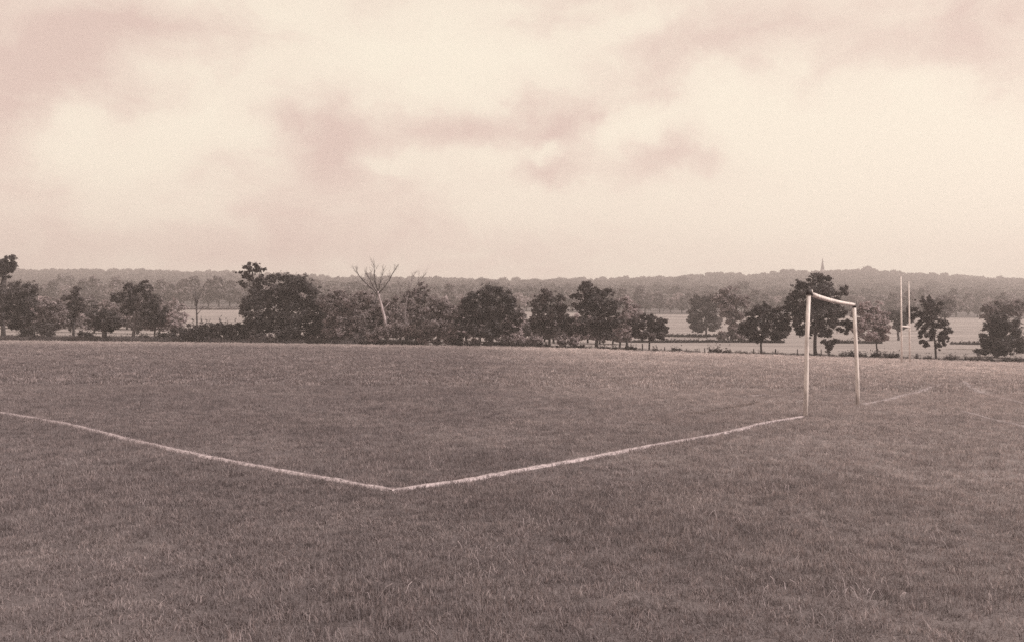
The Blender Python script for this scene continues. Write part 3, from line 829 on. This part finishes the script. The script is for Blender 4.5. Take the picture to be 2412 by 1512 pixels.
tree('oak', 'large dark oak rising behind the white goal, highest crown on the right', (1921, 842), [(1925, 660, 30, 14), (1950, 668, 18, 18), (1894, 674, 24, 14), (1918, 688, 48, 20), (1876, 700, 26, 16), (1962, 704, 18, 20), (1984, 688, 14, 12), (1860, 728, 28, 20), (1912, 728, 56, 30), (1970, 732, 30, 26), (1866, 758, 28, 16), (1940, 764, 40, 18), (1986, 768, 20, 18), (1898, 778, 26, 14), (1934, 786, 22, 10)], Y=97.6, trunk_w=7.5, per=110)
tree('sapling', 'small drooping leafy sapling beside the trunk of the large oak behind the goal', (1952, 838), [(1956, 812, 10, 12), (1950, 822, 7, 10), (1944, 806, 8, 5), (1966, 804, 10, 6)], Y=97, trunk_w=2.5, leaf=.2, per=40)
tree('pale_tree', 'pale leafy tree just right of the white goal', (2067, 836), [(2050, 724, 30, 14), (2036, 746, 28, 18), (2072, 744, 28, 20), (2052, 768, 44, 20), (2086, 770, 18, 18), (2040, 790, 28, 12), (2072, 796, 26, 9), (2026, 770, 16, 24)], 'leaf_pale', Y=96.5, trunk_w=3.5)
tree('dark_tree', 'dark low tree in the meadow behind the left rugby post', (2116, 798), [(2112, 750, 22, 14), (2098, 742, 18, 12), (2118, 766, 18, 14), (2134, 752, 16, 14)], Y=175, trunk_w=5, leaf=.4, per=56, dens=.8)
tree('open_tree', 'loose open-crowned dark tree right of the rugby posts', (2205, 849), [(2176, 712, 20, 14), (2194, 722, 24, 18), (2160, 734, 22, 20), (2190, 746, 30, 20), (2172, 766, 22, 16), (2212, 766, 24, 18), (2228, 780, 16, 12), (2192, 790, 28, 12), (2176, 806, 14, 9), (2222, 798, 16, 8), (2210, 812, 14, 7)], Y=95.5, trunk_w=4.5, dens=.8)
tree('open_tree', 'grey tree in the meadow behind the loose open-crowned tree', (2226, 790), [(2222, 712, 24, 16), (2236, 722, 18, 18), (2216, 736, 20, 16)], 'leaf_mid', Y=230, trunk_w=5, leaf=.45, per=56, dens=.7)
tree('yew', 'solid dark cone-shaped evergreen at the right edge of the photo', (2345, 832), [(2352, 752, 18, 16), (2346, 772, 26, 18), (2344, 792, 32, 18), (2346, 812, 40, 18), (2374, 784, 36, 34), (2376, 812, 40, 22), (2348, 826, 42, 10)], Y=104, trunk_w=8, per=110, dens=1.3)
tree('edge_tree', 'grey loose tree above the solid dark evergreen at the right edge', (2338, 812), [(2328, 726, 18, 12), (2350, 732, 24, 20), (2326, 746, 14, 12), (2336, 760, 20, 14), (2386, 738, 32, 30)], 'leaf_mid', Y=128, trunk_w=6, leaf=.3, dens=.8)

# bare and dead trees
def bare_tree(name, label, base, trunk, limbs, Y, r0, mat, depth=2):
    b = on_ground(base[0], Y)
    root = thing(name, b, label, 'dead tree' if mat != 'bark' else 'tree')
    tb = MB()
    P = [at(px, py, Y) - b for (px, py) in trunk]
    P[0].z = -0.2
    tb.tube(P, [r0 * (1 - 0.42 * i / (len(P) - 1)) for i in range(len(P))], 9)
    tb.build('trunk', mat, root, smooth=True)
    for (pl, r, dp, lm) in limbs:
        lb = MB()
        Q = [at(px, py, Y) - b + Vector((0, random.uniform(-.5, .5) * (i > 0), 0)) for i, (px, py) in enumerate(pl)]
        lb.tube(Q, [r * (1 - 0.6 * i / (len(Q) - 1)) for i in range(len(Q))], 6)
        for i in range(1, len(Q)):
            dr = (Q[i] - Q[i - 1]).normalized()
            if dp > 0:
                for k in range(2 if i < len(Q) - 1 else 3):
                    nd = (dr + Vector((random.uniform(-1, 1), random.uniform(-1, 1), random.uniform(-.1, .8))) * 0.65).normalized()
                    twigs(lb, Q[i], nd, (Q[i] - Q[i - 1]).length * random.uniform(.6, 1.0), r * 0.32, dp - 1, 0.7)
        lb.build('limb', lm, root, smooth=True)
    return root
bare_tree('dead_tree', 'tall dead tree with leaning bleached trunk and bare fan of branches', (912, 812), [(914, 812), (908, 759), (900, 725), (893, 700), (890, 686)],
          [([(892, 700), (880, 684), (862, 668), (848, 652), (842, 640)], .075, 3, 'bark'), ([(891, 694), (878, 676), (872, 660), (864, 648)], .065, 3, 'bark'), ([(890, 688), (884, 668), (880, 645), (882, 632)], .085, 3, 'bark'),
           ([(891, 688), (896, 668), (898, 652), (902, 640)], .065, 3, 'bark'), ([(892, 692), (906, 678), (916, 662), (925, 646), (931, 636)], .08, 3, 'bark'), ([(901, 731), (908, 724), (917, 713)], .10, 0, 'bark_pale')],
          106.5, .19, 'bark_pale')
bare_tree('dead_tree', 'thinner dead tree with twiggy top, right of the leaning bleached one', (957, 812), [(957, 812), (955, 762), (954, 735), (957, 712), (962, 690)],
          [([(956, 716), (948, 700), (944, 684), (940, 672)], .06, 3, 'limb_pale'), ([(960, 696), (966, 680), (970, 664), (972, 652)], .06, 3, 'limb_pale'), ([(960, 700), (974, 686), (984, 668), (994, 655)], .06, 3, 'limb_pale'), ([(954, 745), (964, 738), (973, 731)], .07, 0, 'limb_pale')],
          106.5, .11, 'limb_pale')
bare_tree('bare_sapling', 'thin bare sapling standing in the dark hedge before the pale field', (464, 806), [(464, 806), (464, 760), (463, 730), (462, 706), (461, 690)],
          [([(463, 722), (468, 702), (474, 686), (477, 677)], .06, 1, 'bark'), ([(463, 716), (459, 698), (458, 684)], .05, 1, 'bark'), ([(464, 742), (471, 730), (477, 718)], .05, 1, 'bark')], 112, .12, 'bark', 1)

# hedge and shrubs
def hedge(name, label, px0, px1, top, Y, hgt_px, mat='leaf_dark', leaf=.22, cat='hedge', step=14, wob=5, dens=1.0, per=46):
    lob = []
    px = px0 + step / 2
    while px < px1:
        t = float(np.interp(px, (px0, px1), top)) + random.uniform(-wob, wob)
        lob.append((px, t + hgt_px * .5, step * .95, hgt_px * .52)); px += step
    return shrub(name, label, lob, Y, mat, None, dens, leaf, per, cat, 4)
hedge('hedge', 'long dark hedge at the field edge left of the huge domed tree', 424, 582, (760, 757), 110.5, 50, wob=3, dens=1.7)
hedge('scrub', 'low dark strip of undergrowth beneath the trees at the far left of the field edge', 28, 424, (797, 800), 114.3, 13, wob=2.5, cat='scrub', dens=1.1, leaf=.18)
hedge('scrub', 'dark tangled undergrowth along the foot of the huge domed tree', 590, 884, (790, 796), 109.6, 26, 'leaf_mid', wob=5, cat='scrub', dens=1.2)
hedge('scrub', 'thin strip of undergrowth under the big round-crowned tree', 1050, 1290, (805, 812), 104.9, 12, 'leaf_mid', wob=3, cat='scrub', leaf=.18)
shrub('shrub', 'dark shrub at the foot of the broad tree at the left edge', [(86, 778, 24, 22), (112, 776, 24, 24), (60, 786, 22, 14)], 115.5)
shrub('shrub', 'low dark shrub between the slender tree and the low round tree', [(196, 788, 20, 9), (212, 792, 12, 7)], 115.5)
shrub('shrub', 'low scrub patch under the spreading pale-limbed tree', [(340, 795, 18, 6), (385, 792, 22, 8), (410, 785, 14, 16)], 113)
shrub('shrub', 'pale loose shrub between the pale-limbed tree and the long hedge', [(405, 752, 15, 20), (416, 770, 14, 16)], 116, 'leaf_pale')
shrub('bramble', 'tangled bramble mound in front of the two dead trees', [(900, 782, 26, 22), (930, 776, 32, 20), (964, 780, 34, 18), (990, 790, 22, 14), (876, 794, 22, 14)], 105.6, 'leaf_mid', dens=1.1)
shrub('bramble', 'pale bramble patch under the mottled tree left of the big round crown', [(1000, 802, 22, 10), (1026, 804, 18, 10), (1060, 800, 18, 14)], 104.6, 'leaf_pale')
shrub('shrub', 'narrow dark shrub just left of the big round crown', [(1083, 796, 9, 18), (1080, 806, 8, 9)], 104.2)
shrub('bramble', 'pale bramble bank under the right half of the big round-crowned tree', [(1190, 800, 22, 13), (1216, 798, 20, 15), (1240, 802, 20, 13), (1120, 804, 22, 9)], 106.5, 'leaf_pale')
shrub('bramble', 'pale bramble bank below the gappy dark crown', [(1262, 802, 20, 13), (1328, 806, 20, 11), (1350, 802, 16, 12)], 106.5, 'leaf_pale')
low = [('low dark clump of weeds below the gappy dark crown', 1322, 817, 14, 4), ('broad dark clump of weeds left of the cone-shaped tree', 1361, 816, 17, 7), ('dark clump of weeds right of the cone-shaped tree trunk', 1424, 821, 13, 5),
       ('small weed tuft between cone-shaped tree and thick stump', 1446, 824, 8, 3), ('dark mounded weeds left of the young wide-crowned tree', 1486, 822, 17, 7), ('small weed clump right of the young wide-crowned tree', 1542, 826, 8, 4),
       ('dark weed clump in open grass right of the young wide-crowned tree', 1593, 825, 13, 6), ('spiky dark weed clump between two fence posts before the meadow', 1683, 826, 18, 9), ('thin weeds at the foot of a fence post before the meadow', 1712, 831, 9, 4)]
for (lb, px, py, rx, ry) in low:
    shrub('weed_clump', lb, [(px - rx * .4, py, rx * .6, ry), (px + rx * .4, py + 1, rx * .6, ry * .8)], edge_depth(px) + 0.6, group='weed clumps along the field edge', leaf=.15, sprigs=8, per=34, cat='weeds')
low2 = [('spiky weeds between oak sapling and far goal post', 1990, 838, 12, 6), ('spiky weeds seen through the goal beside its far post', 2007, 838, 9, 7), ('spiky weeds just right of the far goal post', 2030, 840, 14, 6), ('rounded dark weeds at the trunk of the pale leafy tree', 2064, 838, 12, 7),
        ('long dark weed bank left of the rugby posts', 2100, 839, 20, 8), ('small weed tuft right of the rugby posts', 2186, 846, 9, 4), ('dark weed strip right of the loose open-crowned tree', 2240, 847, 18, 6),
        ('dense dark weed bank before the evergreen at the right edge', 2310, 849, 36, 8), ('sprawling weed bank at the right end of the field edge', 2380, 852, 34, 8)]
for (lb, px, py, rx, ry) in low2:
    shrub('weed_clump', lb, [(px - rx * .5, py, rx * .55, ry), (px, py + 1, rx * .6, ry * .8), (px + rx * .5, py, rx * .55, ry)], edge_depth(px) + 0.5, group='weed clumps along the field edge', leaf=.15, sprigs=9, per=34, cat='weeds')
hedge('hedgerow', 'low dark hedgerow crossing the meadow, nearer of two, right of centre', 1455, 1850, (806, 807), 151, 5, leaf=.3, step=10, wob=.8, per=30)
hedge('hedgerow', 'low dark hedgerow crossing the meadow, farther of two, right of centre', 1480, 1690, (794, 794), 196, 4.5, leaf=.35, step=10, wob=.8, per=26)
hedge('hedgerow', 'low dark hedgerow in the meadow seen through the goal', 1955, 2075, (806, 808), 150, 6, leaf=.3, step=10, wob=.8, per=30)
hedge('hedgerow', 'low dark hedgerow in the meadow near the right edge', 2240, 2320, (811, 811), 150, 4, leaf=.3, step=10, wob=.8, per=30)
hedge('hedgerow', 'thin grey hedgerow across the pale field left of the huge domed tree', 425, 560, (728, 731), 330, 4, 'leaf_mid', leaf=.5, step=11, wob=.8, per=26)

# ---- fence posts ---------------------------------------------------------------
def post_mesh():
    mb = MB()
    mb.tube([(0, 0, -.3), (0.01, 0, .5), (-.01, .01, 1.22), (0, 0, 1.26)], [.075, .07, .062, .03], 8)
    return mb
posts = [(1214, 797, 809, 'thin fence post among the brambles right of the big round crown', 1.0), (1262, 808, 820, 'thick short fence post left of the gappy dark crown', 1.7), (1459, 814, 826, 'thick leaning stump of a fence post right of the cone-shaped tree', 2.0),
         (1513, 812, 828, 'fence post just left of the young wide-crowned tree trunk', 1.1), (1566, 818, 829, 'fence post right of the young wide-crowned tree trunk', .9), (1617, 823, 831, 'short fence post in open grass, left of the spiky weed clump', .8),
         (1660, 821, 832, 'fence post on the left side of the spiky weed clump', 1.0), (1720, 823, 833, 'fence post on the right side of the spiky weed clump', 1.0), (1775.5, 823, 835, 'fence post just left of the leaning thin trunk', 1.0),
         (1827, 824, 837, 'fence post right of the leaning thin trunk', 1.2), (1879, 824, 838.5, 'fence post just left of the near goal post', 1.0), (1935, 825, 841, 'fence post between the large oak trunk and its sapling', .9),
         (2160, 834, 847, 'thick leaning fence post right of the rugby posts', 2.2)]
first = None
for (px, pt, pb, lb, fat) in posts:
    Y = edge_depth(px) + 0.25
    if first is None:
        first = post_mesh().build('fence_post', 'post_wood', smooth=True); o = first
    else:
        o = first.copy(); COL.objects.link(o)
    o.location = on_ground(px, Y)
    h = max((pb - pt) / F * Y * 1.15, .5)
    o.scale = (fat, fat, h / 1.26)
    o.rotation_euler = (random.uniform(-.05, .05), random.uniform(-.07, .07), random.uniform(0, 6))
    tag(o, lb, 'fence post', 'old fence posts along the field edge')

# ----------------------------------------------------------------------------
# goal and rugby posts
# ----------------------------------------------------------------------------
YN, YF = 15.4, 18.4
pn = on_ground(1896, YN); pf = on_ground(2021, YF)
GH = 2.13
root = thing('goal', pn, 'white painted wooden goal with sagging crossbar on the goal line', 'goal')
def local(v): return Vector(v) - pn
tn = at(1905, 695, YN); tf = at(2012, 722, YF)
mb = MB(); mb.tube([pn - pn - Vector((0, 0, .2)), local(pn).lerp(local(tn), .25) + Vector((.006, 0, 0)), local(pn).lerp(local(tn), .6) - Vector((.008, 0, 0)), local(tn)], [.040, .039, .036, .035], 14); mb.build('post', 'paint', root, smooth=True)
mb = MB(); b0 = local(pf); mb.tube([b0 - Vector((0, 0, .2)), b0.lerp(local(tf), .3) + Vector((.008, 0, 0)), b0.lerp(local(tf), .65) + Vector((.004, 0, 0)), local(tf)], [.042, .040, .038, .036], 14); mb.build('post', 'paint', root, smooth=True)
# crossbar: a square timber that has sagged between the posts
dirv = (local(tf) - local(tn)); L = dirv.length; dn = dirv.normalized(); side = Vector((-dn.y, dn.x, 0)).normalized()
c0 = local(at(1912.5, 694, YN + 0.10)); c1 = local(at(2011, 718, YF))
mb = MB(); n = 14; vs = []; fs = []
for i in range(n + 1):
    t = i / n
    p = c0.lerp(c1, t) - Vector((0, 0, 0.028 * math.sin(math.pi * t ** 0.85)))
    hh = .029 + .003 * math.sin(5 * t); ww = .036
    for (a, b) in ((-1, -1), (1, -1), (1, 1), (-1, 1)):
        vs.append(tuple(p + side * ww * a + Vector((0, 0, hh * b))))
for i in range(n):
    for k in range(4):
        k2 = (k + 1) % 4
        fs.append((i * 4 + k, i * 4 + k2, i * 4 + 4 + k2, i * 4 + 4 + k))
fs += [(0, 3, 2, 1), (n * 4, n * 4 + 1, n * 4 + 2, n * 4 + 3)]
mb.add(vs, fs); mb.tube([c0 + Vector((0, 0, .02)), c0 + Vector((-.006, 0, .085))], [.022, .012], 8); mb.build('crossbar', 'paint', root)
mb = MB(); e = local(tn); mb.box((e.x, e.y, e.z + .045), (.04, .042, .045)); mb.tube([e + Vector((0, 0, .05)), c0 - Vector((0, 0, .005))], [.034, .028], 8); mb.build('bracket', 'iron', root)
mb = MB(); e = local(tf); mb.tube([e - Vector((0, 0, .03)), e + Vector((.004, 0, .075))], [.0385, .036], 10); mb.build('bracket', 'iron', root)

YR, YR2 = 67.8, 73.2
q1 = on_ground(2124.5, YR); q2 = on_ground(2143.5, YR2)
root = thing('rugby_posts', q1, 'tall white rugby posts with crossbar at the far right of the field', 'rugby posts')
t1 = at(2122, 652, YR) - q1; t2 = at(2140.5, 664, YR2) - q1; z2 = q2 - q1
mb = MB(); mb.tube([Vector((0, 0, -.3)), t1 * .45, t1], [.085, .065, .04], 10); mb.build('post', 'paint', root, smooth=True)
mb = MB(); mb.tube([z2 - Vector((0, 0, .3)), z2.lerp(t2, .45), t2], [.085, .065, .04], 10); mb.build('post', 'paint', root, smooth=True)
mb = MB(); mb.tube([at(2123, 768, YR) - q1, at(2142, 770, YR2) - q1], [.065, .065], 10); mb.build('crossbar', 'paint', root, smooth=True)

# ----------------------------------------------------------------------------
# haze
# ----------------------------------------------------------------------------
mb = MB(); mb.box((0, 580, 52), (2600, 680, 58))
m, t, o = new_mat('haze')
pv = t.new('ShaderNodeVolumePrincipled'); pv.inputs['Color'].default_value = (1.0, 0.885, 0.875, 1); pv.inputs['Density'].default_value = 0.00086
pv.inputs['Anisotropy'].default_value = 0.2
t.l.new(pv.outputs[0], o.inputs['Volume'])
M['haze'] = m
hz = mb.build('haze', 'haze'); hz['kind'] = 'stuff'
